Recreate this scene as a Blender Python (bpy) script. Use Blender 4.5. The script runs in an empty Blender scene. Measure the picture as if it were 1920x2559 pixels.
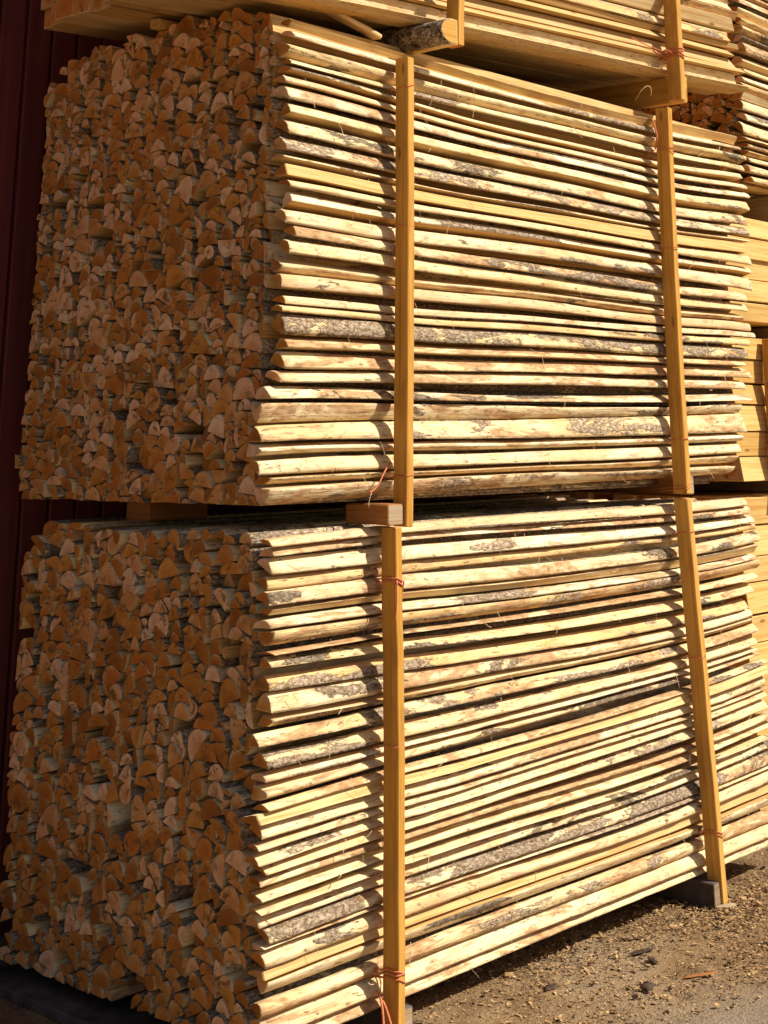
import bpy, math, random
import numpy as np

# ----------------------------------------------------------------------------
# World axes: X runs along the stakes (away to the right in the photograph),
# Y runs into the depth of the stacks, Z is up.  The near lower corner of the
# lower bundle stands at the origin, the ground is z = 0.
# ----------------------------------------------------------------------------
R = random.Random(7)
NR = np.random.RandomState(11)
scene = bpy.context.scene
col = scene.collection
rad = math.radians

# ---------------------------------------------------------------- camera -----
AR = rad(42.528)
cam_d = bpy.data.cameras.new('camera')
cam = bpy.data.objects.new('camera', cam_d)
col.objects.link(cam)
fwd = (math.cos(AR), math.sin(AR))            # level viewing direction
rgt = (math.sin(AR), -math.cos(AR))
CX, CY = -0.26900, 3.93                       # corner seen from the camera (right, forward)
cam.location = (-(CX * rgt[0] + CY * fwd[0]), -(CX * rgt[1] + CY * fwd[1]), 1.45)
cam.rotation_euler = (rad(90 + 17.0), 0, math.atan2(fwd[1], fwd[0]) - math.pi / 2)
cam_d.sensor_fit = 'HORIZONTAL'
cam_d.sensor_width = 36
cam_d.lens = 69.414
cam_d.shift_y = -0.70456
cam_d.clip_start = 0.05
cam_d.clip_end = 2000
scene.camera = cam

# ------------------------------------------------------------- sky and sun ---
SUN_EL, SUN_AZ = rad(43), rad(31)             # azimuth from -Y towards +X
sdir = (math.cos(SUN_EL) * math.sin(SUN_AZ), -math.cos(SUN_EL) * math.cos(SUN_AZ), math.sin(SUN_EL))
world = bpy.data.worlds.new('World')
scene.world = world
world.use_nodes = True
wn = world.node_tree.nodes
wl = world.node_tree.links
sky = wn.new('ShaderNodeTexSky')
sky.sky_type = 'NISHITA'
sky.sun_disc = False
sky.sun_elevation = SUN_EL
sky.sun_rotation = math.atan2(sdir[0], sdir[1])
sky.dust_density = 2.0
wl.new(sky.outputs[0], wn['Background'].inputs[0])
wn['Background'].inputs[1].default_value = 0.055
sun_d = bpy.data.lights.new('sun', 'SUN')
sun_d.energy = 5.0
sun_d.angle = rad(0.53)
sun_d.color = (1.0, 0.94, 0.84)
sun = bpy.data.objects.new('sun', sun_d)
col.objects.link(sun)
from mathutils import Vector
sun.rotation_euler = Vector(sdir).to_track_quat('Z', 'Y').to_euler()
sun.location = (3, -4, 6)
scene.view_settings.view_transform = 'Standard'
scene.view_settings.look = 'None'
scene.view_settings.exposure = 0.46
scene.view_settings.gamma = 1.0
scene.view_settings.use_curve_mapping = False


# ------------------------------------------------------------- materials -----
class NT:
    """small helper around a node tree"""
    def __init__(s, name):
        m = bpy.data.materials.new(name)
        m.use_nodes = True
        s.m = m
        s.t = m.node_tree
        s.b = s.t.nodes['Principled BSDF']
        s.b.inputs['Roughness'].default_value = 0.75
        s.b.inputs['Specular IOR Level'].default_value = 0.08

    def n(s, typ, **kw):
        x = s.t.nodes.new(typ)
        for k, v in kw.items():
            setattr(x, k, v)
        return x

    def put(s, sock, v):
        if isinstance(v, bpy.types.NodeSocket):
            s.t.links.new(v, sock)
        elif v is not None:
            sock.default_value = v

    def math(s, op, a, b=None, c=None, clamp=False):
        x = s.n('ShaderNodeMath', operation=op, use_clamp=clamp)
        s.put(x.inputs[0], a)
        if b is not None:
            s.put(x.inputs[1], b)
        if c is not None:
            s.put(x.inputs[2], c)
        return x.outputs[0]

    def vec(s, op, a, b):
        x = s.n('ShaderNodeVectorMath', operation=op)
        s.put(x.inputs[0], a)
        s.put(x.inputs[1], b)
        return x.outputs[0]

    def noise(s, vec, scale=1.0, detail=3.0, rough=0.55, dist=0.0):
        x = s.n('ShaderNodeTexNoise')
        s.put(x.inputs['Vector'], vec)
        x.inputs['Scale'].default_value = scale
        x.inputs['Detail'].default_value = detail
        x.inputs['Roughness'].default_value = rough
        x.inputs['Distortion'].default_value = dist
        return x.outputs['Fac']

    def ramp(s, fac, stops, interp='LINEAR'):
        x = s.n('ShaderNodeValToRGB')
        x.color_ramp.interpolation = interp
        e = x.color_ramp.elements
        while len(e) > 1:
            e.remove(e[-1])
        e[0].position, e[0].color = stops[0][0], (*stops[0][1], 1) if len(stops[0][1]) == 3 else stops[0][1]
        for p, c in stops[1:]:
            q = e.new(p)
            q.color = (*c, 1)
        s.put(x.inputs[0], fac)
        return x.outputs[0]

    def step(s, v, lo, hi):
        x = s.n('ShaderNodeMapRange', interpolation_type='SMOOTHSTEP')
        s.put(x.inputs[0], v)
        s.put(x.inputs[1], lo)
        s.put(x.inputs[2], hi)
        return x.outputs[0]

    def mix(s, f, a, b, mode='MIX'):
        x = s.n('ShaderNodeMix', data_type='RGBA', blend_type=mode)
        s.put(x.inputs[0], f)
        s.put(x.inputs[6], a if isinstance(a, bpy.types.NodeSocket) else (*a, 1))
        s.put(x.inputs[7], b if isinstance(b, bpy.types.NodeSocket) else (*b, 1))
        return x.outputs[2]

    def bump(s, h, strength=0.4, dist=0.004):
        x = s.n('ShaderNodeBump')
        x.inputs['Strength'].default_value = strength
        x.inputs['Distance'].default_value = dist
        s.put(x.inputs['Height'], h)
        s.t.links.new(x.outputs[0], s.b.inputs['Normal'])

    def color(s, c):
        s.put(s.b.inputs['Base Color'], c if isinstance(c, bpy.types.NodeSocket) else (*c, 1))

    def stick_coords(s):
        uv = s.n('ShaderNodeUVMap', uv_map='UVMap').outputs[0]
        at = s.n('ShaderNodeAttribute', attribute_name='tint')
        sp = s.n('ShaderNodeSeparateColor')
        s.t.links.new(at.outputs['Color'], sp.inputs[0])
        cmb = s.n('ShaderNodeCombineXYZ')
        s.put(cmb.inputs[0], s.math('MULTIPLY', sp.outputs[0], 37.0))
        s.put(cmb.inputs[1], s.math('MULTIPLY', sp.outputs[1], 53.0))
        s.put(cmb.inputs[2], s.math('MULTIPLY', s.math('ADD', sp.outputs[0], sp.outputs[1]), 31.0))
        off = cmb.outputs[0]
        return uv, off, sp.outputs[0], sp.outputs[1], sp.outputs[2], at.outputs['Alpha']

    def scaled(s, uv, off, a, b, c=1.0):
        return s.vec('ADD', s.vec('MULTIPLY', uv, (a, b, c)), off)


def mat_round():
    """debarked round side of a stake: cream sapwood, orange bast, grey bark left in patches"""
    s = NT('stake_round_side')
    uv, off, r, g, b, a = s.stick_coords()
    fib = s.noise(s.scaled(uv, off, 5, 240), 1, 3, 0.6)
    blot = s.noise(s.scaled(uv, off, 9, 30), 1, 4, 0.6, 0.6)
    fine = s.noise(s.scaled(uv, off, 160, 260), 1, 2, 0.6)
    base = s.ramp(r, [(0.0, (.72, .51, .23)), (0.2, (.81, .65, .36)), (0.42, (.78, .65, .39)), (0.6, (.74, .54, .31)), (.78, (.80, .68, .42)), (1.0, (.84, .74, .50))])
    c = s.mix(s.step(fib, .42, .72), base, s.mix(1.0, base, (.80, .70, .56), 'MULTIPLY'))
    c = s.mix(s.step(blot, .50, .72), c, s.mix(1.0, base, (.82, .66, .52), 'MULTIPLY'))
    long_ = s.noise(s.scaled(uv, s.vec('ADD', off, (3, 8, 1)), 2.2, 5), 1, 3, .6)
    c = s.mix(s.math('MULTIPLY', s.step(long_, .48, .66), .6), c, s.mix(1.0, base, (.86, .66, .50), 'MULTIPLY'))
    # scuffs and rosy stains
    rosy = s.noise(s.scaled(uv, off, 14, 55), 1, 4, 0.65, 0.5)
    c = s.mix(s.math('MULTIPLY', s.step(rosy, .53, .66), .8), c, (.50, .29, .17))
    # orange-brown bast
    n1 = s.noise(s.scaled(uv, off, 3.4, 16), 1, 5, 0.62, 0.8)
    thr = s.math('SUBTRACT', .69, s.math('MULTIPLY', g, .25))
    m1 = s.step(s.math('SUBTRACT', n1, thr), -.02, .05)
    bast = s.ramp(s.noise(s.scaled(uv, off, 30, 90), 1, 3), [(.3, (.22, .105, .045)), (.5, (.46, .25, .11)), (.72, (.62, .41, .22))])
    c = s.mix(s.math('MULTIPLY', m1, .85), c, bast)
    # bark
    n2 = s.noise(s.scaled(uv, s.vec('ADD', off, (9, 4, 2)), 3.0, 11), 1, 6, 0.68, 1.0)
    thr2 = s.math('SUBTRACT', .82, s.math('MULTIPLY', b, .46))
    n3 = s.noise(s.scaled(uv, off, 55, 120), 1, 4, .7)
    n2 = s.math('ADD', n2, s.math('MULTIPLY', s.math('SUBTRACT', n3, .5), .22))
    m2 = s.step(s.math('SUBTRACT', n2, thr2), -.025, .03)
    sp = s.noise(s.scaled(uv, off, 75, 130), 1, 4, 0.7, 0.6)
    bark = s.ramp(sp, [(.30, (.075, .045, .025)), (.42, (.20, .13, .078)), (.53, (.38, .28, .18)), (.66, (.60, .49, .35))])
    dk = s.math('ADD', .55, s.math('MULTIPLY', s.math('FRACT', s.math('MULTIPLY', r, 13.7)), .75))
    dkc = s.n('ShaderNodeCombineColor')
    for k in range(3):
        s.put(dkc.inputs[k], dk)
    c = s.mix(m2, c, s.mix(1.0, bark, dkc.outputs[0], 'MULTIPLY'))
    # thin dark flecks
    fl = s.noise(s.scaled(uv, off, 28, 110), 1, 2, 0.5, 0.3)
    c = s.mix(s.math('MULTIPLY', s.step(fl, .645, .70), .75), c, (.17, .09, .04))
    s.color(c)
    h = s.math('ADD', s.math('MULTIPLY', fib, .35), s.math('MULTIPLY', m2, s.math('ADD', sp, .45)))
    h = s.math('ADD', h, s.math('ADD', s.math('MULTIPLY', blot, .7), s.math('MULTIPLY', fine, .12)))
    s.bump(h, .85, .006)
    return s.m


def mat_flat():
    """sawn flat side of a stake"""
    s = NT('stake_sawn_side')
    uv, off, r, g, b, a = s.stick_coords()
    fib = s.noise(s.scaled(uv, off, 4, 190), 1, 3, 0.6)
    saw = s.noise(s.scaled(uv, off, 420, 6), 1, 1, 0.5)
    blot = s.noise(s.scaled(uv, off, 4, 22), 1, 4, 0.6, 0.5)
    base = s.ramp(g, [(0, (.60, .37, .13)), (.5, (.68, .48, .22)), (1, (.74, .60, .36))])
    c = s.mix(s.step(fib, .40, .70), base, s.mix(1.0, base, (.74, .60, .42), 'MULTIPLY'))
    c = s.mix(s.step(blot, .52, .72), c, (.52, .29, .10))
    s.color(c)
    s.bump(s.math('ADD', fib, s.math('MULTIPLY', saw, .5)), .4, .002)
    return s.m


def mat_end():
    """crosscut end of a stake, rings round the pith at uv = 0"""
    s = NT('stake_cut_end')
    uv, off, r, g, b, a = s.stick_coords()
    ln = s.n('ShaderNodeVectorMath', operation='LENGTH')
    nz = s.noise(s.scaled(uv, off, 60, 60), 1, 2)
    wob = s.vec('ADD', uv, s.vec('SCALE', (0, 0, 0), (0, 0, 0)))
    s.t.links.new(uv, ln.inputs[0])
    rr = s.math('ADD', s.math('DIVIDE', ln.outputs['Value'], a), s.math('MULTIPLY', s.math('SUBTRACT', nz, .5), .35))
    ring = s.math('SINE', s.math('MULTIPLY', rr, 42.0))
    fresh = s.ramp(r, [(0.0, (.50, .20, .04)), (.14, (.70, .32, .07)), (.28, (.40, .16, .035)), (.40, (.74, .37, .09)), (.52, (.64, .235, .045)), (.62, (.70, .35, .11)), (.72, (.82, .45, .18)), (.84, (.95, .57, .31)), (1.0, (.99, .69, .43))], 'LINEAR')
    heart = s.mix(1.0, fresh, (.88, .74, .58), 'MULTIPLY')
    c = s.mix(s.step(rr, .25, .85), heart, fresh)
    c = s.mix(s.math('MULTIPLY', s.math('MULTIPLY', s.step(rr, .80, 1.05), s.step(g, .45, .8)), .8), c, (.74, .50, .27))
    c = s.mix(s.math('MULTIPLY', s.step(ring, -.2, 1.0), .4), c, s.mix(1.0, fresh, (.62, .46, .32), 'MULTIPLY'))
    st = s.noise(s.scaled(uv, off, 34, 34), 1, 4, .65, .6)
    c = s.mix(s.math('MULTIPLY', s.step(st, .50, .66), s.step(b, .15, .7)), c, (.24, .11, .035))
    big = s.noise(s.scaled(uv, s.vec('ADD', off, (5, 5, 5)), 16, 16), 1, 3, .6)
    c = s.mix(s.math('MULTIPLY', s.step(big, .47, .68), .45), c, s.mix(1.0, fresh, (.62, .50, .42), 'MULTIPLY'))
    ang = s.n('ShaderNodeTexGradient', gradient_type='RADIAL')
    s.put(ang.inputs[0], uv)
    cw = s.math('PINGPONG', s.math('ADD', s.math('MULTIPLY', ang.outputs['Fac'], 5.0), s.math('MULTIPLY', nz, .25)), .5)
    c = s.mix(s.math('MULTIPLY', s.math('MULTIPLY', s.step(cw, .03, .0), s.step(b, .86, .95)), .6), c, (.10, .045, .018))
    gr = s.noise(s.scaled(uv, off, 420, 420), 1, 2, .6)
    c = s.mix(s.math('MULTIPLY', s.step(gr, .5, .75), .22), c, (.26, .12, .04))
    s.color(c)
    s.b.inputs['Roughness'].default_value = .85
    s.bump(s.math('ADD', gr, s.math('MULTIPLY', ring, .2)), .5, .002)
    return s.m


def mat_board(name, c0, c1, dark, rough=.7):
    """planed or sawn softwood board, uv.x along the grain"""
    s = NT(name)
    uv, off, r, g, b, a = s.stick_coords()
    fib = s.noise(s.scaled(uv, off, 2.5, 90), 1, 4, 0.6, .4)
    fine = s.noise(s.scaled(uv, off, 9, 420), 1, 2, 0.6)
    blot = s.noise(s.scaled(uv, off, 5, 14), 1, 4, 0.6, .6)
    base = s.mix(r, c0, c1)
    c = s.mix(s.step(fib, .40, .72), base, s.mix(1.0, base, (.78, .62, .42), 'MULTIPLY'))
    c = s.mix(s.math('MULTIPLY', s.step(fine, .5, .8), .4), c, s.mix(1.0, base, (.66, .5, .34), 'MULTIPLY'))
    c = s.mix(s.math('MULTIPLY', s.step(blot, .50, .74), .6), c, dark)
    vo = s.n('ShaderNodeTexVoronoi')
    s.put(vo.inputs['Vector'], s.scaled(uv, off, 5.0, 16.0, 0))
    vo.inputs['Scale'].default_value = 1
    kn = s.step(vo.outputs['Distance'], .14, .07)
    c = s.mix(s.math('MULTIPLY', kn, .8), c, (.26, .11, .03))
    s.color(c)
    s.b.inputs['Roughness'].default_value = rough
    s.bump(s.math('ADD', fib, fine), .3, .002)
    return s.m


def mat_bark():
    s = NT('rough_bark')
    co = s.n('ShaderNodeTexCoord').outputs['Object']
    n = s.noise(co, 46, 5, .7, .5)
    n2 = s.noise(co, 160, 4, .7)
    c = s.ramp(s.math('ADD', s.math('MULTIPLY', n, .6), s.math('MULTIPLY', n2, .4)), [(.40, (.04, .026, .017)), (.48, (.17, .12, .075)), (.55, (.42, .34, .25)), (.63, (.74, .66, .54))])
    s.color(c)
    s.b.inputs['Roughness'].default_value = .95
    s.bump(n, 1.0, .012)
    return s.m


def mat_plain(name, c0, c1, scale, rough=.8, bump=.3, dist=.004, detail=4):
    s = NT(name)
    co = s.n('ShaderNodeTexCoord').outputs['Object']
    n = s.noise(co, scale, detail, .6)
    s.color(s.ramp(n, [(.32, c0), (.68, c1)]))
    s.b.inputs['Roughness'].default_value = rough
    s.bump(n, bump, dist)
    return s.m


def mat_wall():
    s = NT('dark_red_cladding')
    co = s.n('ShaderNodeTexCoord').outputs['Object']
    n = s.noise(s.vec('MULTIPLY', co, (30, 30, 1.6)), 1, 4, .6)
    n2 = s.noise(co, 3, 3, .6)
    c = s.ramp(n, [(.3, (.15, .034, .030)), (.7, (.22, .055, .046))])
    c = s.mix(s.math('MULTIPLY', s.step(n2, .5, .75), .5), c, (.11, .026, .022))
    s.color(c)
    s.b.inputs['Roughness'].default_value = .7
    s.bump(n, .3, .003)
    return s.m


def mat_ground():
    s = NT('dirt_with_sawdust')
    co = s.n('ShaderNodeTexCoord').outputs['Object']
    big = s.noise(co, 1.3, 4, .6, .4)
    mid = s.noise(co, 9, 5, .65, .3)
    fin = s.noise(co, 75, 4, .7)
    spk = s.noise(s.vec('MULTIPLY', co, (1, 1, 1)), 190, 2, .6)
    c = s.ramp(mid, [(.30, (.14, .082, .038)), (.50, (.25, .157, .078)), (.72, (.34, .23, .125))])
    c = s.mix(s.step(big, .48, .66), c, (.31, .22, .13))
    # packed grey dust where the yard is driven on
    gd = s.n('ShaderNodeVectorMath', operation='DISTANCE')
    s.put(gd.inputs[0], co)
    gd.inputs[1].default_value = (1.05, -.95, 0)
    c = s.mix(s.math('MULTIPLY', s.step(s.math('ADD', gd.outputs['Value'], s.math('MULTIPLY', s.math('SUBTRACT', big, .5), .9)), .75, .35), .8), c, (.27, .225, .175))
    c = s.mix(s.math('MULTIPLY', s.step(fin, .52, .68), .55), c, (.12, .072, .036))
    c = s.mix(s.math('MULTIPLY', s.step(spk, .60, .70), .8), c, (.52, .36, .17))
    s.color(c)
    s.b.inputs['Roughness'].default_value = .95
    s.bump(s.math('ADD', s.math('ADD', mid, fin), s.math('MULTIPLY', spk, .5)), .9, .012)
    return s.m


M = dict(round=mat_round(), flat=mat_flat(), end=mat_end(),
         board=mat_board('pale_sawn_board', (.58, .38, .15), (.84, .69, .42), (.50, .31, .13)),
         post=mat_board('golden_batten_wood', (.55, .29, .06), (.64, .37, .10), (.34, .155, .03)),
         yellow=mat_board('yellow_sawn_board', (.60, .37, .11), (.80, .58, .25), (.52, .30, .09)),
         grey=mat_board('weathered_grey_wood', (.27, .19, .115), (.42, .32, .21), (.15, .10, .06), .9),
         redbrown=mat_board('red_brown_bearer_wood', (.30, .12, .04), (.40, .18, .06), (.2, .08, .03), .85),
         bark=mat_bark(), wall=mat_wall(), ground=mat_ground(),
         twine=mat_plain('orange_twine', (.48, .12, .05), (.74, .26, .13), 300, .8),
         shred=mat_plain('pale_bast_fibre', (.62, .40, .20), (.80, .62, .40), 60, .8),
         chip=mat_plain('sawdust_chip_wood', (.18, .095, .04), (.58, .38, .18), 60, .9, .3, .004, 2),
         dark_chip=mat_plain('dark_bark_crumb', (.03, .02, .014), (.11, .07, .045), 60, .95, .8, .006),
         plank=mat_plain('dirty_plank_shaded_bearer', (.055, .045, .038), (.14, .115, .095), 14, .9))  # plank: dirty board colour, also painted-in shade on the lower bearers' sides


# ---------------------------------------------------------- mesh plumbing ----
class Geo:
    """collects vertices, faces, uv, material numbers and the per-piece tint"""
    def __init__(s):
        s.v, s.f, s.m, s.uv, s.t, s.sm = [], [], [], [], [], []

    def add(s, verts, faces, mats, uvs, tint, smooth=None):
        o = len(s.v)
        s.v.extend(verts)
        s.f.extend([tuple(i + o for i in f) for f in faces])
        s.m.extend(mats)
        for u in uvs:
            s.uv.extend(u)
        s.t.extend([tint] * len(verts))
        s.sm.extend(smooth if smooth is not None else [True] * len(faces))

    def build(s, name, mats, parent=None, kind=None):
        me = bpy.data.meshes.new(name)
        me.from_pydata(s.v, [], s.f)
        for m in mats:
            me.materials.append(m)
        me.polygons.foreach_set('material_index', s.m)
        me.polygons.foreach_set('use_smooth', s.sm)
        uvl = me.uv_layers.new(name='UVMap')
        uvl.data.foreach_set('uv', np.asarray(s.uv, dtype=np.float32).ravel())
        at = me.attributes.new('tint', 'FLOAT_COLOR', 'POINT')
        at.data.foreach_set('color', np.asarray(s.t, dtype=np.float32).ravel())
        me.update()
        o = bpy.data.objects.new(name, me)
        col.objects.link(o)
        if parent is not None:
            o.parent = parent
            o.matrix_parent_inverse.identity()
            o.location = -parent.location
        if kind:
            o['kind'] = kind
        return o


def thing(name, label, cat, loc=(0, 0, 0), group=None):
    o = bpy.data.objects.new(name, None)
    col.objects.link(o)
    o.location = loc
    o.empty_display_size = .1
    o['label'] = label
    o['category'] = cat
    if group:
        o['group'] = group
    return o


def tag(o, label, cat, group=None):
    o['label'] = label
    o['category'] = cat
    if group:
        o['group'] = group
    return o


def tint():
    return (R.random(), R.random(), R.random(), 1.0)


def loft(geo, rings, flat, tnt, mi=(0, 1, 2), endsize=.03, chamfer=0.0, pith=None, sharp_flat=True, caps=(True, True), tb=None):
    """rings: K x N x 3 closed sections; flat[j]: is the edge j -> j+1 a sawn one"""
    rings = [np.asarray(r, dtype=float) for r in rings]
    if chamfer > 0:
        r0, r1 = rings[0], rings[-1]
        c0, c1 = r0.mean(0), r1.mean(0)
        d = r1.mean(0) - r0.mean(0)
        d = d / np.linalg.norm(d)
        a = c0 + (r0 - c0) * .90
        b = c1 + (r1 - c1) * .90
        rings = [a, r0 + d * chamfer] + rings[1:-1] + [r1 - d * chamfer, b]
    K, N = len(rings), len(rings[0])
    if tb is not None and len(tb) == K - 2:
        tb = [tb[0]] + list(tb) + [tb[-1]]
    per = np.zeros(N + 1)
    mid = rings[K // 2]
    for j in range(N):
        per[j + 1] = per[j] + np.linalg.norm(mid[(j + 1) % N] - mid[j])
    us = [0.0]
    for k in range(1, K):
        us.append(us[-1] + np.linalg.norm(rings[k].mean(0) - rings[k - 1].mean(0)))
    verts = [tuple(p) for r in rings for p in r]
    faces, mats, uvs, sm = [], [], [], []
    # split vertices at the sawn edges so that their arris stays sharp
    for k in range(K - 1):
        for j in range(N):
            j2 = (j + 1) % N
            faces.append((k * N + j, k * N + j2, (k + 1) * N + j2, (k + 1) * N + j))
            mats.append(mi[1] if flat[j] else mi[0])
            uvs.append([(us[k], per[j]), (us[k], per[j + 1]), (us[k + 1], per[j + 1]), (us[k + 1], per[j])])
            sm.append(not flat[j] and not (chamfer > 0 and k in (0, K - 2)))
    for kk, rev in ((0, True), (K - 1, False)):
        if not caps[0 if kk == 0 else 1]:
            continue
        idx = list(range(kk * N, kk * N + N))
        r = rings[kk]
        c = pith if pith is not None else r.mean(0)[1:]
        u = [(p[1] - c[0], p[2] - c[1]) for p in r]
        if rev:
            idx, u = idx[::-1], u[::-1]
        faces.append(tuple(idx))
        mats.append(mi[2])
        uvs.append(u)
        sm.append(False)
    geo.add(verts, faces, mats, uvs, (tnt[0], tnt[1], tnt[2], endsize), sm)
    if tb is not None:
        flat_b = [b for ring in tb for b in ring]
        o = len(geo.t) - len(verts)
        for q, b in enumerate(flat_b):
            geo.t[o + q] = (tnt[0], tnt[1], b, endsize)


def beam(name, p0, p1, ux, w, h, mat, parent=None, bevel=.003, wob=.002, seed_t=None, K=7, endmat=None, slant=0):
    """squared timber from p0 to p1; ux = unit direction of its width w, the third axis takes h"""
    p0, p1, ux = np.array(p0, float), np.array(p1, float), np.array(ux, float)
    d = p1 - p0
    L = np.linalg.norm(d)
    d = d / L
    ux = ux - d * np.dot(ux, d)
    ux /= np.linalg.norm(ux)
    uy = np.cross(d, ux)
    a, b, c = w / 2, h / 2, bevel
    sec = [(-a + c, -b), (a - c, -b), (a, -b + c), (a, b - c), (a - c, b), (-a + c, b), (-a, b - c), (-a, -b + c)]
    rings = []
    b1, b2 = R.uniform(-wob, wob) * 2, R.uniform(-wob, wob) * 2
    for k in range(K):
        t = k / (K - 1)
        bow = math.sin(math.pi * t)
        q = p0 + d * L * t + ux * (bow * b1 + R.uniform(-wob, wob) * .3) + uy * (bow * b2 + R.uniform(-wob, wob) * .3)
        rings.append([q + ux * x + uy * y + (d * slant * x if k == K - 1 else 0) for x, y in sec])
    g = Geo()
    loft(g, rings, [True] * 8, seed_t or tint(), (0, 0, 1), chamfer=.002)
    return g.build(name, [mat, endmat or mat], parent)


def tube(geo, pts, r, tnt, n=6, taper=None):
    P = [np.array(p, float) for p in pts]
    rings = []
    for i, p in enumerate(P):
        d = P[min(i + 1, len(P) - 1)] - P[max(i - 1, 0)]
        d = d / (np.linalg.norm(d) + 1e-9)
        u = np.cross(d, (0.31, 0.2, 0.93))
        u /= np.linalg.norm(u) + 1e-9
        v = np.cross(d, u)
        rr = r * (taper[i] if taper else 1)
        rings.append([p + (u * math.cos(q) + v * math.sin(q)) * rr for q in np.linspace(0, 2 * math.pi, n, endpoint=False)])
    loft(geo, rings, [False] * n, tnt, (0, 0, 0))


def fnoise(seed, amp, freqs=(1, 2, 3.3, 5.1)):
    """smooth random function of 0..1"""
    rr = random.Random(seed)
    c = [(rr.uniform(-1, 1) / (i + 1) ** .7, f * rr.uniform(.8, 1.2) * math.pi, rr.uniform(0, 6.3)) for i, f in enumerate(freqs)]
    return lambda t: amp * sum(a * math.sin(f * t + p) for a, f, p in c)


# ------------------------------------------------------ stake cross sections --
def dome(kind=None, n=9):
    """a split or sawn stake in section: (points, edge flags); width about 1, flat side down"""
    k = kind or R.choices(['half', 'wedge', 'slab', 'round', 'high'], [68, 6, 13, 2, 11])[0]
    if k == 'round':
        m = n + 2
        p = [(.5 * math.cos(q), .5 * math.sin(q) * R.uniform(.9, 1.0)) for q in np.linspace(0, 2 * math.pi, m, endpoint=False)]
        return p, [False] * m
    if k == 'wedge':
        a0 = 0
        a1 = rad(R.uniform(75, 120))
        p = [(math.cos(q) * .62, math.sin(q) * .62) for q in np.linspace(a0, a1, n - 2)] + [(0, 0)]
        f = [False] * (n - 3) + [True, True]
        cx = sum(x for x, y in p) / len(p)
        return [(x - cx, y - .2) for x, y in p], f
    h = {'half': R.uniform(.44, .68), 'slab': R.uniform(.30, .42), 'high': R.uniform(.72, .95)}[k]
    ex = R.uniform(1.38, 2.1)
    lean = R.uniform(-.12, .12)
    p = []
    for q in np.linspace(0, math.pi, n):
        cx, sx = math.cos(q), math.sin(q)
        x = .5 * math.copysign(abs(cx) ** (2 / ex), cx)
        y = h * abs(sx) ** (2 / ex)
        p.append((x + lean * y, y))
    return p, [False] * (n - 1) + [True]


def area(p):
    return .5 * sum(p[i][0] * p[(i + 1) % len(p)][1] - p[(i + 1) % len(p)][0] * p[i][1] for i in range(len(p)))


def centroid(p):
    A = area(p)
    cx = cy = 0
    for i in range(len(p)):
        x0, y0 = p[i]
        x1, y1 = p[(i + 1) % len(p)]
        q = x0 * y1 - x1 * y0
        cx += (x0 + x1) * q
        cy += (y0 + y1) * q
    return cx / (6 * A), cy / (6 * A)


def clip(p, fl, nx, ny, c, newflag=False):
    """keep the side nx*x + ny*y <= c of a convex polygon; carries edge flags"""
    out, of = [], []
    n = len(p)
    d = [nx * x + ny * y - c for x, y in p]
    if max(d) <= 0:
        return p, fl
    for i in range(n):
        j = (i + 1) % n
        if d[i] <= 0:
            out.append(p[i])
            if d[j] <= 0:
                of.append(fl[i])
            else:
                of.append(fl[i])
                t = d[i] / (d[i] - d[j])
                out.append((p[i][0] + (p[j][0] - p[i][0]) * t, p[i][1] + (p[j][1] - p[i][1]) * t))
                of.append(newflag)
        elif d[j] <= 0:
            t = d[i] / (d[i] - d[j])
            out.append((p[i][0] + (p[j][0] - p[i][0]) * t, p[i][1] + (p[j][1] - p[i][1]) * t))
            of.append(fl[i])
    return out, of


def tidy(p, fl, eps=.0022):
    q, g = [], []
    n = len(p)
    for i in range(n):
        a, b = p[i], p[(i + 1) % n]
        if math.hypot(a[0] - b[0], a[1] - b[1]) > eps:
            q.append(a)
            g.append(fl[i])
    return q, g


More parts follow.
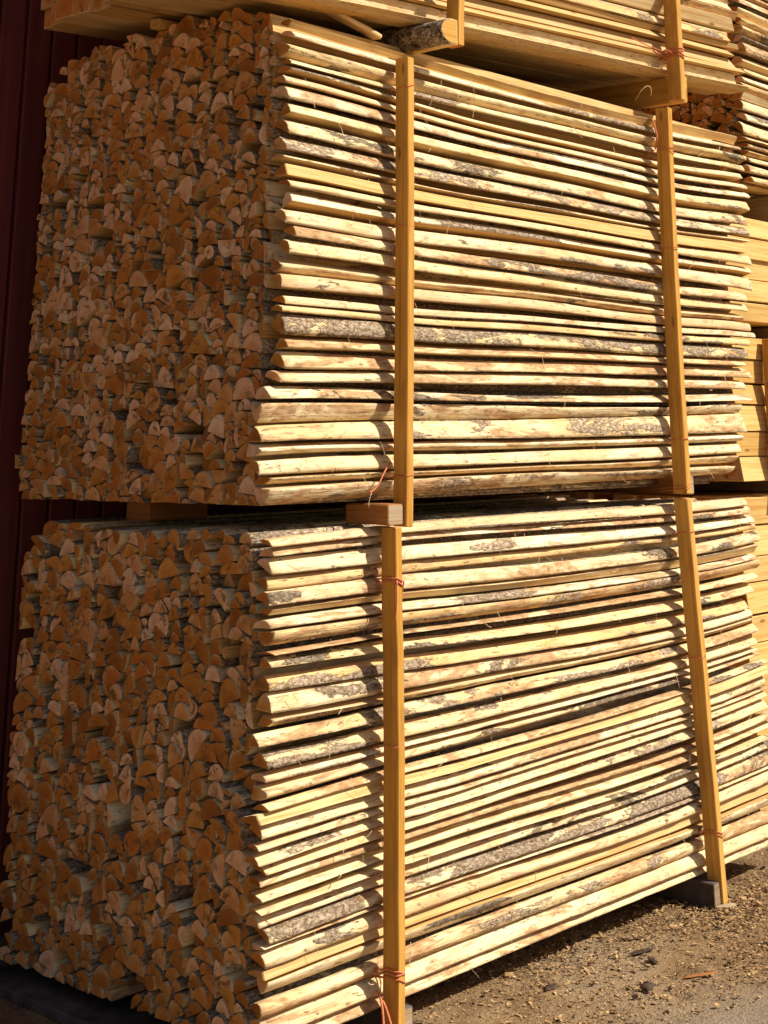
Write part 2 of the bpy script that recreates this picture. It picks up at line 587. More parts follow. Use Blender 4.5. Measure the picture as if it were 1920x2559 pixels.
def pack(w0, w1, z0, ztop, drop=.02, base_drop=.016, scale=1.0):
    """piles stake sections up one by one, each where it settles lowest on those already there;
    returns [(poly, flags, pith, size)]"""
    dx = .002
    n = int((w1 - w0) / dx)
    xs = w0 + (np.arange(n) + .5) * dx
    H = z0 - base_drop * xs
    top = np.array([ztop(x) for x in xs])
    out = []
    fails = 0
    while fails < 25:
        q, f = dome(None, 10)
        w = min(.090, max(.026, R.lognormvariate(math.log(.0505), .27))) * scale
        b = [x for x, y in q]
        sc = w / max(max(b) - min(b), .75)
        turn = [R.gauss(0, .08), R.gauss(.30, .1), R.gauss(-.30, .1), R.gauss(.62, .15), R.gauss(-.62, .15), R.gauss(math.pi, .15), math.pi + R.gauss(0, .5), R.gauss(1.4, .3) * R.choice((-1, 1))]
        pen = [0, .002, .002, .010, .010, .008, .013, .017]
        best = None
        for a, pn in zip(turn, pen):
            ca, sa = math.cos(a), math.sin(a)
            p = [((x * ca - y * sa) * sc, (x * sa + y * ca) * sc) for x, y in q]
            px = np.array([u for u, v in p])
            pz = np.array([v for u, v in p])
            m = int(math.ceil((px.max() - px.min()) / dx))
            if m >= n - 2 or m < 4:
                continue
            gx = px.min() + (np.arange(m) + .5) * dx
            lo = np.full(m, 9.0)
            hi = np.full(m, -9.0)
            for k in range(len(p)):
                k2 = (k + 1) % len(p)
                xa, xb = px[k], px[k2]
                if abs(xa - xb) < 1e-9:
                    continue
                t = (gx - xa) / (xb - xa)
                ok = (t >= 0) & (t <= 1)
                zz = pz[k] + t * (pz[k2] - pz[k])
                lo = np.where(ok, np.minimum(lo, zz), lo)
                hi = np.where(ok, np.maximum(hi, zz), hi)
            bad = lo > 8
            if bad.any():
                lo[bad], hi[bad] = lo[~bad].mean(), hi[~bad].mean()
            W = np.lib.stride_tricks.sliding_window_view(H, m)
            D = W - lo
            z = D.max(1)
            void = (z[:, None] - D).sum(1) * dx
            cz = z + (lo.min() + hi.max()) / 2
            tp = top[np.arange(len(z)) + m // 2]
            score = cz * .55 + void / w * 1.25 + pn + NR.uniform(0, .006, len(z))
            score[z + hi.max() > tp + .012] = 9
            k = int(score.argmin())
            if score[k] < 9 and (best is None or score[k] < best[0]):
                best = (score[k], k, z[k], a, m, hi, px.min())
        if best is None:
            fails += 1
            continue
        _, k, z, a, m, hi, pmin = best
        H[k:k + m] = np.maximum(H[k:k + m], z + hi)
        ox = w0 + k * dx - pmin
        if R.random() < drop:
            continue
        ca, sa = math.cos(a), math.sin(a)
        tr = lambda x, y: (ox + (x * ca - y * sa) * sc, z + (x * sa + y * ca) * sc)
        p = [tr(x, y) for x, y in q]
        c = centroid(p)
        sh = 1 - .0007 / (sc * .4)
        p = [(c[0] + (x - c[0]) * sh, c[1] + (y - c[1]) * sh) for x, y in p]
        out.append((p, f, tr(0, 0), sc * .55))
    return out


# ------------------------------------------------------------ stake bundles --
def outer_column(n, zb, zt, x0f, x1f, front, seed, depth=(.045, .062), prof='stake', K=72, barky=.5, push=.006, lens=()):
    """the stakes of the long side, one above the other.  zb, zt: bottom and top of the column as functions of 0..1"""
    rr = random.Random(seed)
    base = [rr.choice([.6, .74, .86, .95, 1.0, 1.08, 1.17, 1.28]) * rr.uniform(.94, 1.06) for _ in range(n)]
    tap = [rr.uniform(-.5, .5) for _ in range(n)]
    wv = [fnoise(rr.random(), .085, (1, 1.7, 2.6, 4.2)) for _ in range(n)]
    for i, tc, tw, hh in lens:
        base[i] = -1
    T = np.linspace(0, 1, K)
    th = np.array([[max(.3, base[i] * (1 + tap[i] * (t - .5)) + wv[i](t)) for t in T] for i in range(n)])
    for i, tc, tw, hh in lens:          # wedge-shaped openings where stakes bend apart
        th[i] = [hh * max(0.0, 1 - ((t - tc) / tw) ** 2) for t in T]
    hollow = {q[0] for q in lens}
    tot = th.sum(0)
    zb_, zt_ = np.array([zb(t) for t in T]), np.array([zt(t) for t in T])
    th = th / tot * (zt_ - zb_)
    edge = np.vstack([np.zeros(K), np.cumsum(th, 0)]) + zb_
    res = []
    for i in range(n):
        if i in hollow:
            continue
        zmid = (edge[i].mean() + edge[i + 1].mean()) / 2
        xa = x0f(zmid) + rr.gauss(0, .009)
        xb = x1f(zmid) + rr.gauss(0, .022)
        if prof == 'stake':
            k = rr.choices(['half', 'high', 'slab', 'round', 'wedge'], [58, 10, 24, 2, 6])[0]
            st = R.getstate()
            R.seed(rr.random())
            q, f = dome(k, 11)
            R.setstate(st)
            rot = rr.choices([rr.gauss(0, .12), rr.uniform(.25, .62), rr.gauss(math.pi / 2, .3), rr.gauss(math.pi, .2)], [36, 40, 14, 10])[0]
        else:
            q = [(.5, 0), (.5, .9), (.46, 1), (-.46, 1), (-.5, .9), (-.5, 0.05), (-.46, 0), (.46, 0)]
            f = [True] * 8
            rot = rr.gauss(0, .10)
        if prof == 'stake':
            q = [(x * (1 + rr.uniform(-.06, .05)), y * (1 + rr.uniform(-.06, .05))) for x, y in q]
        cr, sr = math.cos(rot), math.sin(rot)
        q = [(x * cr - y * sr, x * sr + y * cr) for x, y in q]
        pi0 = (0.0, 0.0)
        x_, y_ = [p[0] for p in q], [p[1] for p in q]
        ax, bx, ay, by = min(x_), max(x_), min(y_), max(y_)
        q = [((x - ax) / (bx - ax), (y - ay) / (by - ay)) for x, y in q]
        pi_ = ((0 - ax) / (bx - ax), (0 - ay) / (by - ay))
        D = rr.uniform(*depth)
        fo = rr.uniform(-push, push)
        fr = fnoise(rr.random(), .0035)
        lump = [fnoise(rr.random(), .0019, (3, 7, 13, 24, 40)) for _ in q]
        gap = rr.choice([.001, .0015, .0025, .0035, .005, .008])
        g2 = fnoise(rr.random(), .0056, (1, 2.2, 3.1, 6))
        # strips of bark left standing a little proud of the peeled wood
        nb = rr.choice([0, 1, 2, 2, 3, 4, 5]) if barky < .8 else rr.choice([1, 2, 3, 4])
        strips = [(rr.random(), rr.choice([.015, .03, .05, .08, .12, .17]), rr.uniform(0, len(q)), rr.uniform(1.5, 5), rr.uniform(.56, .82)) for _ in range(nb)]
        whole = rr.random() < .055 * barky / .62
        tbs = []
        # knots: a few local swellings
        kn = [(rr.random(), rr.uniform(.008, .02), rr.uniform(.0015, .004)) for _ in range(rr.choice([0, 1, 2, 3]))]
        rings = []
        for k, t in enumerate(T):
            X = xa + (xb - xa) * t
            s_ = min(1, max(0, (X - x0f(zmid)) / (x1f(zmid) - x0f(zmid))))
            lo = np.interp(s_, T, edge[i]) + gap * .3
            hi = np.interp(s_, T, edge[i + 1]) - gap - max(0, g2(t))
            f0 = front(s_, (lo + hi) / 2) + fo + fr(t)
            bulge = sum(a * math.exp(-((t - c) / w) ** 2) for c, w, a in kn)
            rg = []
            tb_ = []
            for j, (a, b) in enumerate(q):
                br = .70 if whole else .12
                for bc, bw, bj, bh, bm in strips:
                    e1 = 1 - abs(t - bc + .012 * math.sin(j * 2.1 + i)) / bw
                    e2 = 1.25 - min(abs(j - bj), len(q) - abs(j - bj)) / bh
                    br = max(br, min(bm, .25 + 1.5 * min(e1 * bw / .03, e2)))
                tb_.append(br)
            tbs.append(tb_)
            for j, (a, b) in enumerate(q):
                lm = (.0022 if tb_[j] > .6 else 0) * 0 + lump[j](t) if prof == 'stake' else lump[j](t) * .3
                rg.append((X, f0 + a * D + (lm - bulge) * (1 - a), lo + b * (hi - lo) + lm * (b - .3) * .6))
                if tb_[j] > .55 and not f[j]:
                    y_, z_ = rg[-1][1], rg[-1][2]
                    rg[-1] = (X, y_ - .0022 * (1 - a), z_ + .0018 * (b - .4))
            rings.append(rg)
        # crosscut slightly off square
        k1, k2 = rr.gauss(0, .12), rr.gauss(0, .12)
        for rg in (rings[0], rings[-1]):
            cy = sum(p[1] for p in rg) / len(rg)
            cz = sum(p[2] for p in rg) / len(rg)
            for j, p in enumerate(rg):
                rg[j] = (p[0] + (p[1] - cy) * k1 + (p[2] - cz) * k2, p[1], p[2])
        lo, hi = edge[i][0], edge[i + 1][0]
        pith = (rings[0][0][1] * 0 + front(0, lo) + fo + pi_[0] * D, lo + pi_[1] * (hi - lo))
        tn = (rr.random(), rr.random(), .2)
        res.append((rings, f, pith, D * .55, tn, tbs))
    return res


def inner_sticks(cells, x0f, x1f, wob=.004, pale=1.0):
    out = []
    for q, f, pith, size in cells:
        c = centroid(q)
        r = R.random()
        dx = R.gauss(0, .0030)
        if r < .06:
            dx += R.uniform(.010, .05)
        elif r < .10:
            dx -= R.uniform(.005, .018)
        xa = x0f(c[1], c[0]) + dx
        xb = x1f(c[1]) - .03 - abs(R.gauss(0, .03))
        k1, k2 = R.gauss(0, .07), R.gauss(0, .07)
        dy, dz = R.gauss(0, wob), R.gauss(0, wob * .5)
        tp = R.uniform(.86, .99)
        rings = [[(xa + (x - c[0]) * k1 + (z - c[1]) * k2, x, z) for x, z in q],
                 [(xa + .35, x + dy * .2, z + dz * .2) for x, z in q],
                 [(xb, c[0] + (x - c[0]) * tp + dy, c[1] + (z - c[1]) * tp + dz) for x, z in q]]
        out.append((rings, f, pith, size, (R.random() ** pale, R.random(), min(1.0, .35 + .75 * R.random())), area(q), c))
    return out


STAKE_MATS = [M['round'], M['flat'], M['end']]


def stake_bundle(label, group, seed, lens, n_out, zb, zt, w, ztop, x0f, x1f, front, inner_front, drop=.03, barky=.5, limit=300, loc=(0, 0, 0), pale=1.0):
    root = thing('stake_bundle', label, 'wood bundle', loc, group)
    oc = outer_column(n_out, zb, zt, x0f, x1f, front, seed, barky=barky, lens=lens)
    for rings, f, pith, size, tn, tbs in oc:
        g = Geo()
        loft(g, rings, f, tn, (0, 1, 2), size, .0025, pith, tb=tbs)
        g.build('stake', STAKE_MATS, root)
    cells = pack(inner_front, w, zb(0), ztop, drop=drop)
    st = inner_sticks(cells, x0f, x1f, pale=pale)
    st.sort(key=lambda q: -q[5] / (1 + .35 * (q[6][0] - inner_front)) ** 2)
    room = limit - len(oc)
    rest = Geo()
    for i, (rings, f, pith, size, tn, A, c) in enumerate(st):
        g = Geo() if i < room else rest
        loft(g, rings, f, tn, (0, 1, 2), size, .0, pith)
        if i < room:
            g.build('stake', STAKE_MATS, root)
    if len(st) > room:
        rest.build('small_stakes', STAKE_MATS, root, 'stuff')
    print('bundle', seed, len(oc), len(st))
    return root


def lin(a, b):
    return lambda t: a + (b - a) * t


# ---------------------------------------------------------------- ground -----
def make_ground():
    nx, ny = 190, 150
    xs = np.linspace(-2.2, 5.5, nx)
    ys = np.linspace(-3.0, 2.2, ny)
    fs = [(R.uniform(1.5, 16), R.uniform(1.5, 16), R.uniform(0, 6.3), R.uniform(0, 6.3)) for _ in range(16)]
    v, f = [], []
    for y in ys:
        for x in xs:
            z = sum(math.sin(a * x + p) * math.sin(b * y + q) / (a + b) for a, b, p, q in fs) * .018
            z += NR.normal(0, .0022)
            if -0.2 < y < 1.3 and -.2 < x < 2.6:
                z = min(z, .004)
            v.append((x, y, z))
    for j in range(ny - 1):
        for i in range(nx - 1):
            a = j * nx + i
            f.append((a, a + 1, a + nx + 1, a + nx))
    # skirt out to the horizon, joined to the fine sheet's border
    o = len(v)
    Lb = 600
    v += [(-Lb, -Lb, -.02), (Lb, -Lb, -.02), (Lb, Lb, -.02), (-Lb, Lb, -.02)]
    bot = list(range(nx))
    rgt_ = [j * nx + nx - 1 for j in range(ny)]
    top = [(ny - 1) * nx + i for i in range(nx)][::-1]
    lft = [j * nx for j in range(ny)][::-1]
    f.append(tuple([o, o + 1] + bot[::-1]))
    f.append(tuple([o + 1, o + 2] + rgt_[::-1]))
    f.append(tuple([o + 2, o + 3] + top[::-1]))
    f.append(tuple([o + 3, o] + lft[::-1]))
    me = bpy.data.meshes.new('ground')
    me.from_pydata(v, [], f)
    me.materials.append(M['ground'])
    me.polygons.foreach_set('use_smooth', [True] * (len(f) - 4) + [False] * 4)
    ob = bpy.data.objects.new('ground', me)
    col.objects.link(ob)
    ob['kind'] = 'structure'
    return ob


make_ground()


# ------------------------------------------------------------- shed wall -----
def make_wall():
    WY = 1.36
    root = thing('shed_wall', 'dark red shed wall of upright panels behind the stacks', 'wall', (1.2, WY, 0))
    g = Geo()
    v = [(-1.5, WY + .03, 0), (6.5, WY + .03, 0), (6.5, WY + .12, 0), (-1.5, WY + .12, 0)]
    v += [(x, y, 4.6) for x, y, z in v]
    g.add(v, [(0, 1, 5, 4), (1, 2, 6, 5), (2, 3, 7, 6), (3, 0, 4, 7), (4, 5, 6, 7), (3, 2, 1, 0)], [0] * 6, [[(0, 0)] * 4] * 6, (0, 0, 0, 1), [False] * 6)
    g.build('backing', [M['wall']], root)
    x = -1.5
    while x < 6.4:
        w = .105
        y0 = WY + R.uniform(-.002, .002)
        a, b = x + .006, x + w - .006
        sec = [(a, WY + .028), (a, y0 + .004), (a + .004, y0), (b - .004, y0), (b, y0 + .004), (b, WY + .028)]
        g = Geo()
        rings = [[(p[0], p[1], z) for p in sec] for z in (.05, 4.5)]
        loft(g, rings, [True] * 6, tint(), (0, 0, 0))
        g.build('panel', [M['wall']], root)
        x += w


make_wall()

# --------------------------------------------------------- the main stack ----
G1 = 'bundles of half-round stakes strapped with posts'


def lower_x0(z, y=0):
    return -.008 + .014 * math.sin(z * 9.0) * math.exp(-y / .3)


def lower_x1(z):
    return 2.40 + .05 * math.sin(z * 5.0 + 1.0) - (.05 if z > 1.1 else 0)


def front_l(t, z):
    return .004 * math.sin(z * 7 + 1) + .003 * math.sin(t * 5 + z * 3)


lower = stake_bundle('lower bundle of half-round stakes at ground level, under the upper bundle', G1, 21,
                     [(12, .75, .45, .55), (19, .62, .5, .5), (28, .55, .6, .55), (34, .62, .45, .55), (37, .5, .5, .4)], 40,
                     lambda t: .074 + .012 * t, lambda t: 1.178 + .03 * t + .008 * math.sin(6 * t), 1.066,
                     lambda w: 1.176 - .010 * w + .006 * math.sin(w * 8) - (.10 * max(0, (w - .95) / .1)), lower_x0, lower_x1, front_l, .060, drop=.04, pale=1.35, barky=.62)


def upper_x0(z, y=0):
    # the cut ends step in and out along the corner
    k = math.exp(-y / .16)
    return float(np.interp(z, [1.25, 1.38, 1.46, 1.60, 2.0, 2.52], [-.025, -.035, -.055, .012, .02, .025])) * k + .010 * math.sin(z * 17) * k + .010 * (1 - k)


def upper_x1(z):
    return np.interp(z, [1.25, 1.34, 1.5, 1.98, 2.25, 2.53], [2.25, 2.33, 2.40, 2.46, 2.54, 2.43])


def front_u(t, z):
    return .004 * math.sin(z * 6) + .004 * math.sin(t * 4 + z * 2)


upper = stake_bundle('upper bundle of half-round stakes with pinkish cut ends, stacked on the lower bundle', G1, 5,
                     [(7, .55, .5, .5), (14, .3, .5, .4), (19, .6, .45, .5), (31, .55, .5, .55), (36, .45, .5, .6)], 37,
                     lambda t: 1.252 + .030 * t + .004 * math.sin(5 * t), lambda t: 2.530 + .004 * t, 1.138,
                     lambda w: float(np.interp(w, [0, .2, .4, .65, .85, 1.0, 1.08, 1.2], [2.53, 2.575, 2.585, 2.575, 2.565, 2.56, 2.50, 2.42])) + .012 * math.sin(w * 31),
                     upper_x0, upper_x1, front_u, .060, drop=.02, pale=.75, barky=.62)


def post(parent, x, z0, z1, y0=-.066, y1=-.013, w=.029, dx=0.0, dy=0.0):
    """upright batten on the long side, deeper than wide; dx: lean of its head"""
    return beam('post', (x + w / 2, (y0 + y1) / 2, z0), (x + w / 2 + dx, (y0 + y1) / 2 + dy, z1), (1, 0, 0), w, y1 - y0, M['post'], parent, .002, .0035, None, 12, M['end'])


def twine_loop(parent, x, z, w=.029, y0=-.066, back=.035, turns=1, sag=.004, r=.0014, dz=None):
    g = Geo()
    e = .0028
    for k in range(turns):
        zz = z + k * R.uniform(.006, .011)
        z2 = zz + (dz if dz is not None else R.uniform(-.012, .012))
        tube(g, [(x - .004, back, zz - sag * 2), (x - e, -.014, zz - sag), (x - e, -.035, zz + sag * .3), (x - e, y0 + .004, zz), (x + .002, y0 - e, zz + .001), (x + w * .5, y0 - e, (zz + z2) / 2 + .001),
                 (x + w - .002, y0 - e, z2), (x + w + e, y0 + .004, z2), (x + w + e, -.035, z2 - sag), (x + w + e, -.014, z2 - sag), (x + w + .004, back, z2 - sag * 2)], r, tint())
    return g.build('twine', [M['twine']], parent)


def twine_tail(parent, pts, r=.0022):
    g = Geo()
    # subdivide with a soft curve
    P = [np.array(p, float) for p in pts]
    q = []
    for i in range(len(P) - 1):
        for k in range(5):
            t = k / 5
            a, b = P[max(i - 1, 0)], P[min(i + 2, len(P) - 1)]
            m0, m1 = (P[i + 1] - a) / 2, (b - P[i]) / 2
            h = ((2 * t ** 3 - 3 * t ** 2 + 1) * P[i] + (t ** 3 - 2 * t ** 2 + t) * m0 + (-2 * t ** 3 + 3 * t ** 2) * P[i + 1] + (t ** 3 - t ** 2) * m1)
            q.append(h)
    q.append(P[-1])
    tube(g, q, r, tint())
    return g.build('twine_tail', [M['twine']], parent)


# posts, bearers, twine of the lower bundle
post(lower, .376, .004, 1.188, dx=-.006, w=.026)
post(lower, 1.899, .012, 1.212, dx=-.084)
beam('bearer', (.446, -.02, .034), (.446, 1.10, .034), (1, 0, 0), .075, .066, M['plank'], lower, .004, endmat=M['grey'])  # sides coloured dark for the shade under the bundle, end left grey
beam('bearer', (1.878, -.058, .038), (1.878, 1.10, .038), (1, 0, 0), .036, .070, M['plank'], lower, .003, endmat=M['grey'])  # same dark side colour in place of shade
twine_loop(lower, .371, 1.055, w=.026, turns=2, r=.0020)
twine_loop(lower, .373, .665, w=.026)
twine_loop(lower, .375, .155, w=.026, turns=3, r=.0020)
twine_loop(lower, 1.823, 1.105)
twine_loop(lower, 1.850, .72)
twine_loop(lower, 1.886, .205, turns=2)
twine_tail(lower, [(.400, -.069, 1.055), (.415, -.05, 1.03), (.428, -.03, .985), (.440, -.02, .955)])
twine_tail(lower, [(.372, -.069, 1.06), (.369, -.071, 1.0), (.371, -.064, .96)])
twine_tail(lower, [(.36, -.01, .125), (.35, -.035, .11), (.342, -.05, .06), (.336, -.055, .02)], .0032)
twine_tail(lower, [(.36, -.01, .125), (.358, -.04, .10), (.362, -.062, .05), (.370, -.074, .01)], .0032)
# posts, bearers, twine of the upper bundle
post(upper, .416, 1.187, 2.475, y0=-.064, y1=-.014, w=.028, dx=.016)
post(upper, 1.818, 1.226, 2.540, dx=.017)
beam('bearer', (.383, -.056, 1.2185), (.383, .10, 1.217), (1, 0, 0), .060, .053, M['redbrown'], upper, .004, endmat=M['grey'])
beam('spacer_block', (.085, .655, 1.215), (.30, .655, 1.215), (0, 1, 0), .105, .052, M['redbrown'], upper, .004)
beam('bearer', (1.872, -.05, 1.252), (1.872, 1.10, 1.25), (1, 0, 0), .04, .060, M['redbrown'], upper, .003, endmat=M['grey'])
twine_loop(upper, .431, 2.385, w=.028, y0=-.064)
twine_loop(upper, .426, 1.985, w=.028, y0=-.064)
twine_loop(upper, .418, 1.315, w=.028, y0=-.064)
twine_loop(upper, 1.833, 2.385, turns=2)
twine_loop(upper, 1.829, 2.04)
twine_loop(upper, 1.820, 1.40)
twine_loop(upper, 1.818, 1.240, turns=2)
twine_tail(upper, [(1.812, -.012, 2.50), (1.807, -.025, 2.47), (1.813, -.028, 2.43), (1.818, -.015, 2.39)], .0035)
twine_tail(upper, [(.405, -.012, 1.345), (.375, -.022, 1.325), (.345, -.024, 1.29), (.32, -.02, 1.275)], .0022)


# -------------------------------------------------- slats lying on the top ---
def loose_slat(label, p0, p1, w, h, mat, twist=.2):
    o = beam('loose_stake', p0, p1, (math.sin(twist), math.cos(twist), .1), w, h, mat, None, .004, .004, None, 9)
    return tag(o, label, 'stake')


loose_slat('thin pale slat lying askew on the near top corner of the upper bundle', (.03, .17, 2.69), (.43, .055, 2.552), .060, .014, M['board'], .5)
loose_slat('short round-edged stake lying loose on the far top of the upper bundle', (-.01, .56, 2.60), (1.6, .50, 2.60), .05, .030, M['yellow'], .1)

# ------------------------------------------------------- board bundle on top --
boards = thing('board_bundle', 'topmost bundle of pale sawn boards overhanging the stake bundles', 'wood bundle', (0, 0, 2.62), 'bundles of sawn boards')


def ragged(z):
    return 2.50 + .03 * math.sin(z * 23)


def board_column(root, seed, n, z0, z1, y, d, xa, xb, mat, K=12, slant=.7, name='board', tilt=None, rough=.5):
    rr = random.Random(seed)
    hs = [rr.choice([.6, .8, 1, 1.2, 1.45] if rough >= 1 else [.9, 1, 1.1]) for _ in range(n)]
    tot = sum(hs)
    z = z0
    for i, h in enumerate(hs):
        hh = h / tot * (z1 - z0)
        g = Geo()
        a, b = z + .001, z + hh - rr.choice([.002, .004, .008])
        f0 = rr.uniform(-.020, .016) * rough
        ends = (xa(z) + rr.gauss(0, .012), xb(z) + rr.gauss(0, .035))
        w1, w2 = fnoise(rr.random(), .004), fnoise(rr.random(), .0030)
        tl = rr.uniform(-.016, .016) * rough
        k1 = slant * rr.uniform(.6, 1.4)
        rings = []
        dd = d - rr.uniform(.0, .006)
        for k in range(K):
            t = k / (K - 1)
            X = ends[0] + (ends[1] - ends[0]) * t
            q = f0 + w1(t)
            e = .0022
            sec = [(q + tl, a + e), (q + tl + e, a), (q + dd - e, a), (q + dd, a + e), (q + dd, b - e), (q + dd - e, b), (q + e - tl, b), (q - tl, b - e)]
            rg = []
            for (yy, zz) in sec:
                xx = X
                if k == K - 1:
                    xx = X - (zz - a) * k1
                rg.append((xx, y + yy, zz + w2(t) + (tilt(xx, y) if tilt else 0)))
            rings.append(rg)
        loft(g, rings, [True] * 8, (rr.random() * .62, rr.random(), rr.random() * .6), (0, 0, 1), chamfer=.0015)
        g.build(name, [M['round'] if rough >= 1 and rr.random() < .4 else mat, M['end']], root)
        z += hh


def board_z(x, y):
    return .055 * x + .085 * y


board_column(boards, 31, 25, 2.577, 3.42, .0, .095, lambda z: -.40, ragged, M['board'], 14, 1.0, tilt=board_z, rough=1)
for c in range(1, 10):
    board_column(boards, 40 + c, 12, 2.577 + R.uniform(-.003, .012), 3.42, .0 + .11 * c, .100, lambda z: -.40 + .038 * c, lambda z: 2.40 + .06 * math.sin(c * 2.3), M['board'], 4, 1.0, tilt=board_z)


# bearers under it: a half log with its bark near the front post, a plank on edge further on
def half_log(root):
    g = Geo()
    n = 12
    x1, zl, zh = .612, 2.535, 2.612
    arc = [(math.pi / 2 + math.pi * k / (n - 1)) for k in range(n)]
    rings = []
    for k in range(24):
        y = -.105 + k / 23 * 1.16
        lump = .0 if k == 0 else 1.0
        zz = 2.5735 + .0365 * 0
        rings.append([(x1, y, zl), (x1, y, zh + .085 * max(0, y))] + [(x1 - .032 - .045 * -math.cos(q) * (1 + R.uniform(-.12, .12) * lump), y, 2.5735 + .085 * max(0, y) * .5 + math.sin(q) * (.0385 + .0425 * max(0, y)) * (1 + R.uniform(-.05, .02) * lump)) for q in arc])
    flat = [True, True] + [False] * (n - 1) + [True]
    loft(g, rings, flat, tint(), (0, 1, 2), .05, .002)
    g.build('bearer', [M['bark'], M['yellow'], M['post']], root)


half_log(boards)
post(boards, .614, 2.537, 3.45, y0=-.105, y1=-.055, w=.028)
beam('bearer', (1.972, -.060, 2.628), (1.972, 1.05, 2.66), (1, 0, 0), .034, .098, M['post'], boards, .003)
post(boards, 1.921, 2.580, 3.45, y0=-.075, y1=-.018, w=.031)
twine_loop(boards, 1.921, 2.745, w=.031, y0=-.075, turns=4, r=.0028)
twine_tail(boards, [(1.917, -.05, 2.752), (1.86, -.02, 2.765), (1.77, -.012, 2.775), (1.70, -.012, 2.782)], .0022)
twine_tail(boards, [(1.917, -.06, 2.747), (1.89, -.04, 2.765), (1.875, -.02, 2.75), (1.84, -.014, 2.762)], .0026)

# ---------------------------------------------------- the next stack beyond --
far_stakes = stake_bundle('bundle of half-round stakes at the upper right edge, beyond the main stack', G1, 77, [], 27,
                          lambda t: 2.405, lambda t: 3.50, 1.10, lambda w: 3.5, lambda z, y=0: 2.83 + .02 * math.sin(z * 9), lambda z: 5.1,
                          lambda t, z: .16 + .004 * math.sin(z * 7), .215, drop=.05, barky=.9, limit=300, loc=(2.9, .2, 2.4))
beam('bearer', (3.2, .13, 2.33), (3.2, 1.1, 2.33), (1, 0, 0), .06, .13, M['grey'], far_stakes, .004)
beam('bearer', (4.6, .13, 2.33), (4.6, 1.1, 2.33), (1, 0, 0), .06, .13, M['grey'], far_stakes, .004)


def yellow_bundle(label, z0, z1, n, seed, px):
    root = thing('board_bundle', label, 'wood bundle', (2.9, .2, z0), 'bundles of sawn boards')
    for c in range(8):
        board_column(root, seed + c, n, z0, z1, .17 + c * .115, .112, lambda z: 2.585, lambda z: 5.0, M['yellow'], 4, 0)
    if px:
        post(root, px, z0 - .05, z1 - .01, y0=.095, y1=.155, w=.045)
    beam('bearer', (3.1, .18, z0 - .027), (3.1, 1.06, z0 - .027), (1, 0, 0), .09, .05, M['grey'], root, .004)
    beam('bearer', (4.5, .18, z0 - .027), (4.5, 1.06, z0 - .027), (1, 0, 0), .09, .05, M['grey'], root, .004)
    return root


yellow_bundle('bundle of yellow sawn boards just under the dark gap at the right edge', 1.838, 2.258, 5, 301, None)
yellow_bundle('bundle of yellow sawn boards at mid-height of the right edge, behind the upright post', 1.236, 1.784, 6, 311, 2.80)
yellow_bundle('lowest bundle of yellow sawn boards at the right edge, behind the lower stakes', .060, 1.182, 11, 321, None)


# --------------------------------------------- fibres, chips, bark and such ---
def shreds(parent, n, zlo, zhi, seed):
    rr = random.Random(seed)
    g = Geo()
    for _ in range(n):
        x = rr.uniform(.05, 2.3)
        z = rr.uniform(zlo, zhi)
        L = rr.uniform(.012, .05)
        ang = rr.uniform(-2.6, -.5) if rr.random() < .75 else rr.uniform(0, 6.28)
        k = rr.uniform(-1.6, 1.6)
        pts = []
        p = np.array([x, -.008 - rr.random() * .004, z])
        for i in range(6):
            pts.append(p.copy())
            ang += k / 6
            p = p + np.array([math.cos(ang), -rr.uniform(0, .35), math.sin(ang)]) * L / 5
        tube(g, pts, rr.uniform(.0005, .0011), (rr.random(), rr.random(), 0, 1), 3)
    g.build('bast_fibres', [M['shred']], parent, 'stuff')


shreds(lower, 110, .09, 1.17, 5)
shreds(upper, 120, 1.27, 2.50, 6)
# one long curled sliver hanging out above the second post
g = Geo()
tube(g, [(1.70, -.02, 2.55), (1.715, -.035, 2.585), (1.735, -.045, 2.603), (1.757, -.045, 2.606), (1.775, -.04, 2.596), (1.785, -.03, 2.578)], .0013, tint(), 4)
g.build('curled_sliver', [M['shred']], upper)


def chips(name, n, mat, seed, size, flat):
    rr = random.Random(seed)
    g = Geo()
    k = 0
    while k < n:
        x, y = rr.uniform(.45, 3.6), rr.uniform(-1.0, .16)
        dens = .35 + .65 * min(1, max(0, (x - .7) / 1.0))
        dens *= .55 + .45 * math.sin(x * 4.3 + y * 6) * math.sin(y * 9 - x * 2.1)
        dens *= min(1, max(.12, (math.hypot(x - 1.05, y + .95) - .35) / .35))
        if rr.random() > dens:
            continue
        k += 1
        s = rr.uniform(*size) * (1 if rr.random() < .9 else 2.0)
        asp = rr.uniform(.18, .7)
        a = rr.uniform(0, 6.28)
        tx, ty = rr.gauss(0, .25), rr.gauss(0, .25)
        ca, sa = math.cos(a), math.sin(a)
        h = s * flat * rr.uniform(.5, 1.3)
        z0 = rr.uniform(.001, .007)
        pv = []
        for zz in (0, h):
            for (u, v) in ((-1, -.8), (.9, -1), (1, .7), (-.7, 1)):
                u, v = u * s * rr.uniform(.7, 1), v * s * asp * rr.uniform(.7, 1)
                pv.append((x + u * ca - v * sa, y + u * sa + v * ca, z0 + zz + u * tx + v * ty + s * .15))
        fs = [(4, 5, 6, 7), (0, 1, 5, 4), (1, 2, 6, 5), (2, 3, 7, 6), (3, 0, 4, 7)]
        g.add(pv, fs, [0] * 5, [[(0, 0)] * 4] * 5, (rr.random(), rr.random(), rr.random(), 1), [False] * 5)
    return g.build(name, [mat], None, 'stuff')


chips('wood_chips', 26000, M['chip'], 3, (.0015, .0065), .22)
chips('bark_crumbs', 3600, M['dark_chip'], 4, (.0015, .0055), .35)


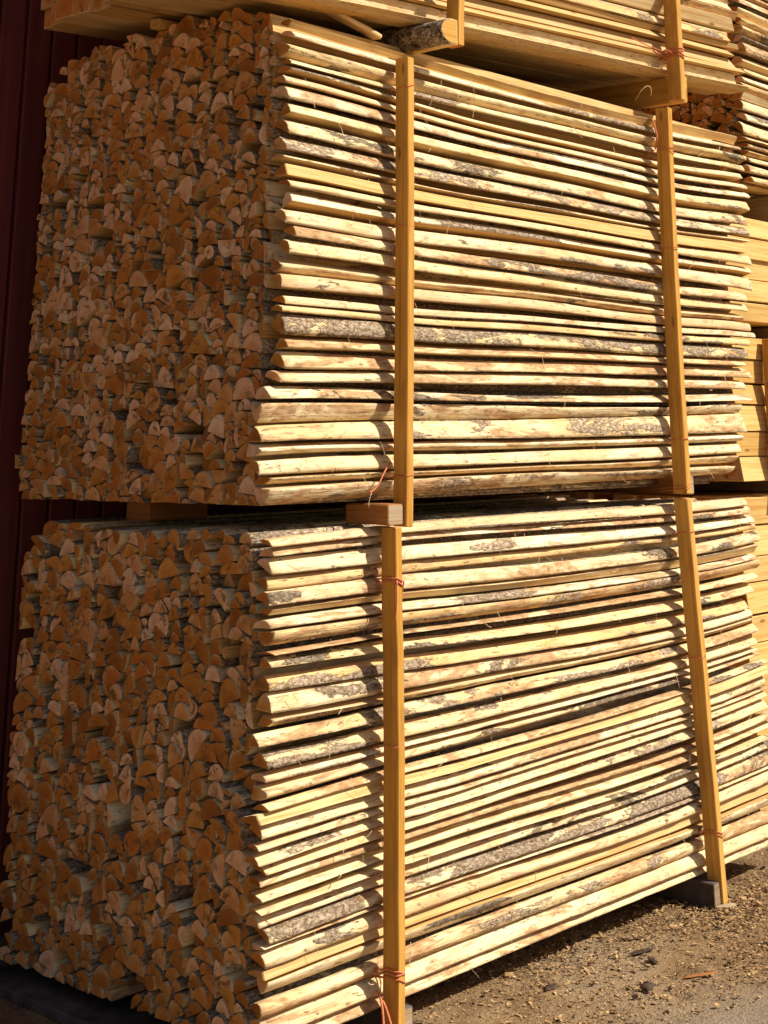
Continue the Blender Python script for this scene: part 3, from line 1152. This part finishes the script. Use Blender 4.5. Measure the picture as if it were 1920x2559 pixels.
def bark_piece(label, x, y, L, w, h, rot, mat, group=None):
    g = Geo()
    n, K = 8, 7
    rings = []
    ca, sa = math.cos(rot), math.sin(rot)
    for k in range(K):
        t = k / (K - 1) * 2 - 1
        sc = (1 - abs(t) ** 2.6) ** .5 if abs(t) < 1 else .12
        sc = max(sc, .15) * R.uniform(.75, 1.15)
        off = R.uniform(-.2, .2) * w
        rg = []
        for q in np.linspace(0, 2 * math.pi, n, endpoint=False):
            v_ = math.cos(q) * w * sc * R.uniform(.5, 1.35) + off
            zz = max(-.2, math.sin(q)) * h * sc * R.uniform(.15, .8) * .45
            u = t * L * 1.35
            rg.append((x + u * ca - v_ * sa, y + u * sa + v_ * ca, .006 + zz + h * .15))
        rings.append(rg)
    loft(g, rings, [False] * n, tint(), (0, 0, 0))
    o = g.build('bark_piece', [mat])
    return tag(o, label, 'bark piece', group)


GB = 'scraps of bark on the ground'
bark_piece('dark lump of bark on bare dirt nearest the bottom right corner', 1.142, -.275, .026, .018, .022, .6, M['dark_chip'], GB)
bark_piece('dark bark scrap on the dirt midway along the bundle foot', .967, -.083, .026, .012, .012, .2, M['dark_chip'], GB)
bark_piece('wide flat scrap of black bark among the sawdust', 1.371, -.105, .035, .014, .010, -.3, M['dark_chip'], GB)
bark_piece('small black bark scrap touching the wide flat one', 1.33, -.17, .022, .012, .012, .9, M['dark_chip'], GB)
bark_piece('thin brown bark strip lying right of the dark lump', 1.32, -.33, .045, .010, .010, -.35, M['redbrown'], GB)
bark_piece('long dark bark strip at the right edge of the sawdust', 1.70, -.36, .055, .009, .008, -.75, M['dark_chip'], GB)
bark_piece('slim dark twig of bark behind the black scraps', 1.45, -.02, .038, .006, .006, -.7, M['dark_chip'], GB)
bark_piece('grey curled bark beside the foot of the second post', 1.90, -.07, .032, .016, .014, -.4, M['grey'], GB)
bark_piece('pale splinter of wood lying in front of the second post', 1.80, -.12, .050, .005, .005, -.75, M['chip'], GB)

# dirty board on the ground at the lower left
tag(beam('old_plank', (.02, .40, .018), (.02, 1.30, .018), (1, 0, 0), .17, .026, M['plank'], None, .003),
    'dirty dark plank lying on the ground below the left foot of the stack', 'plank')
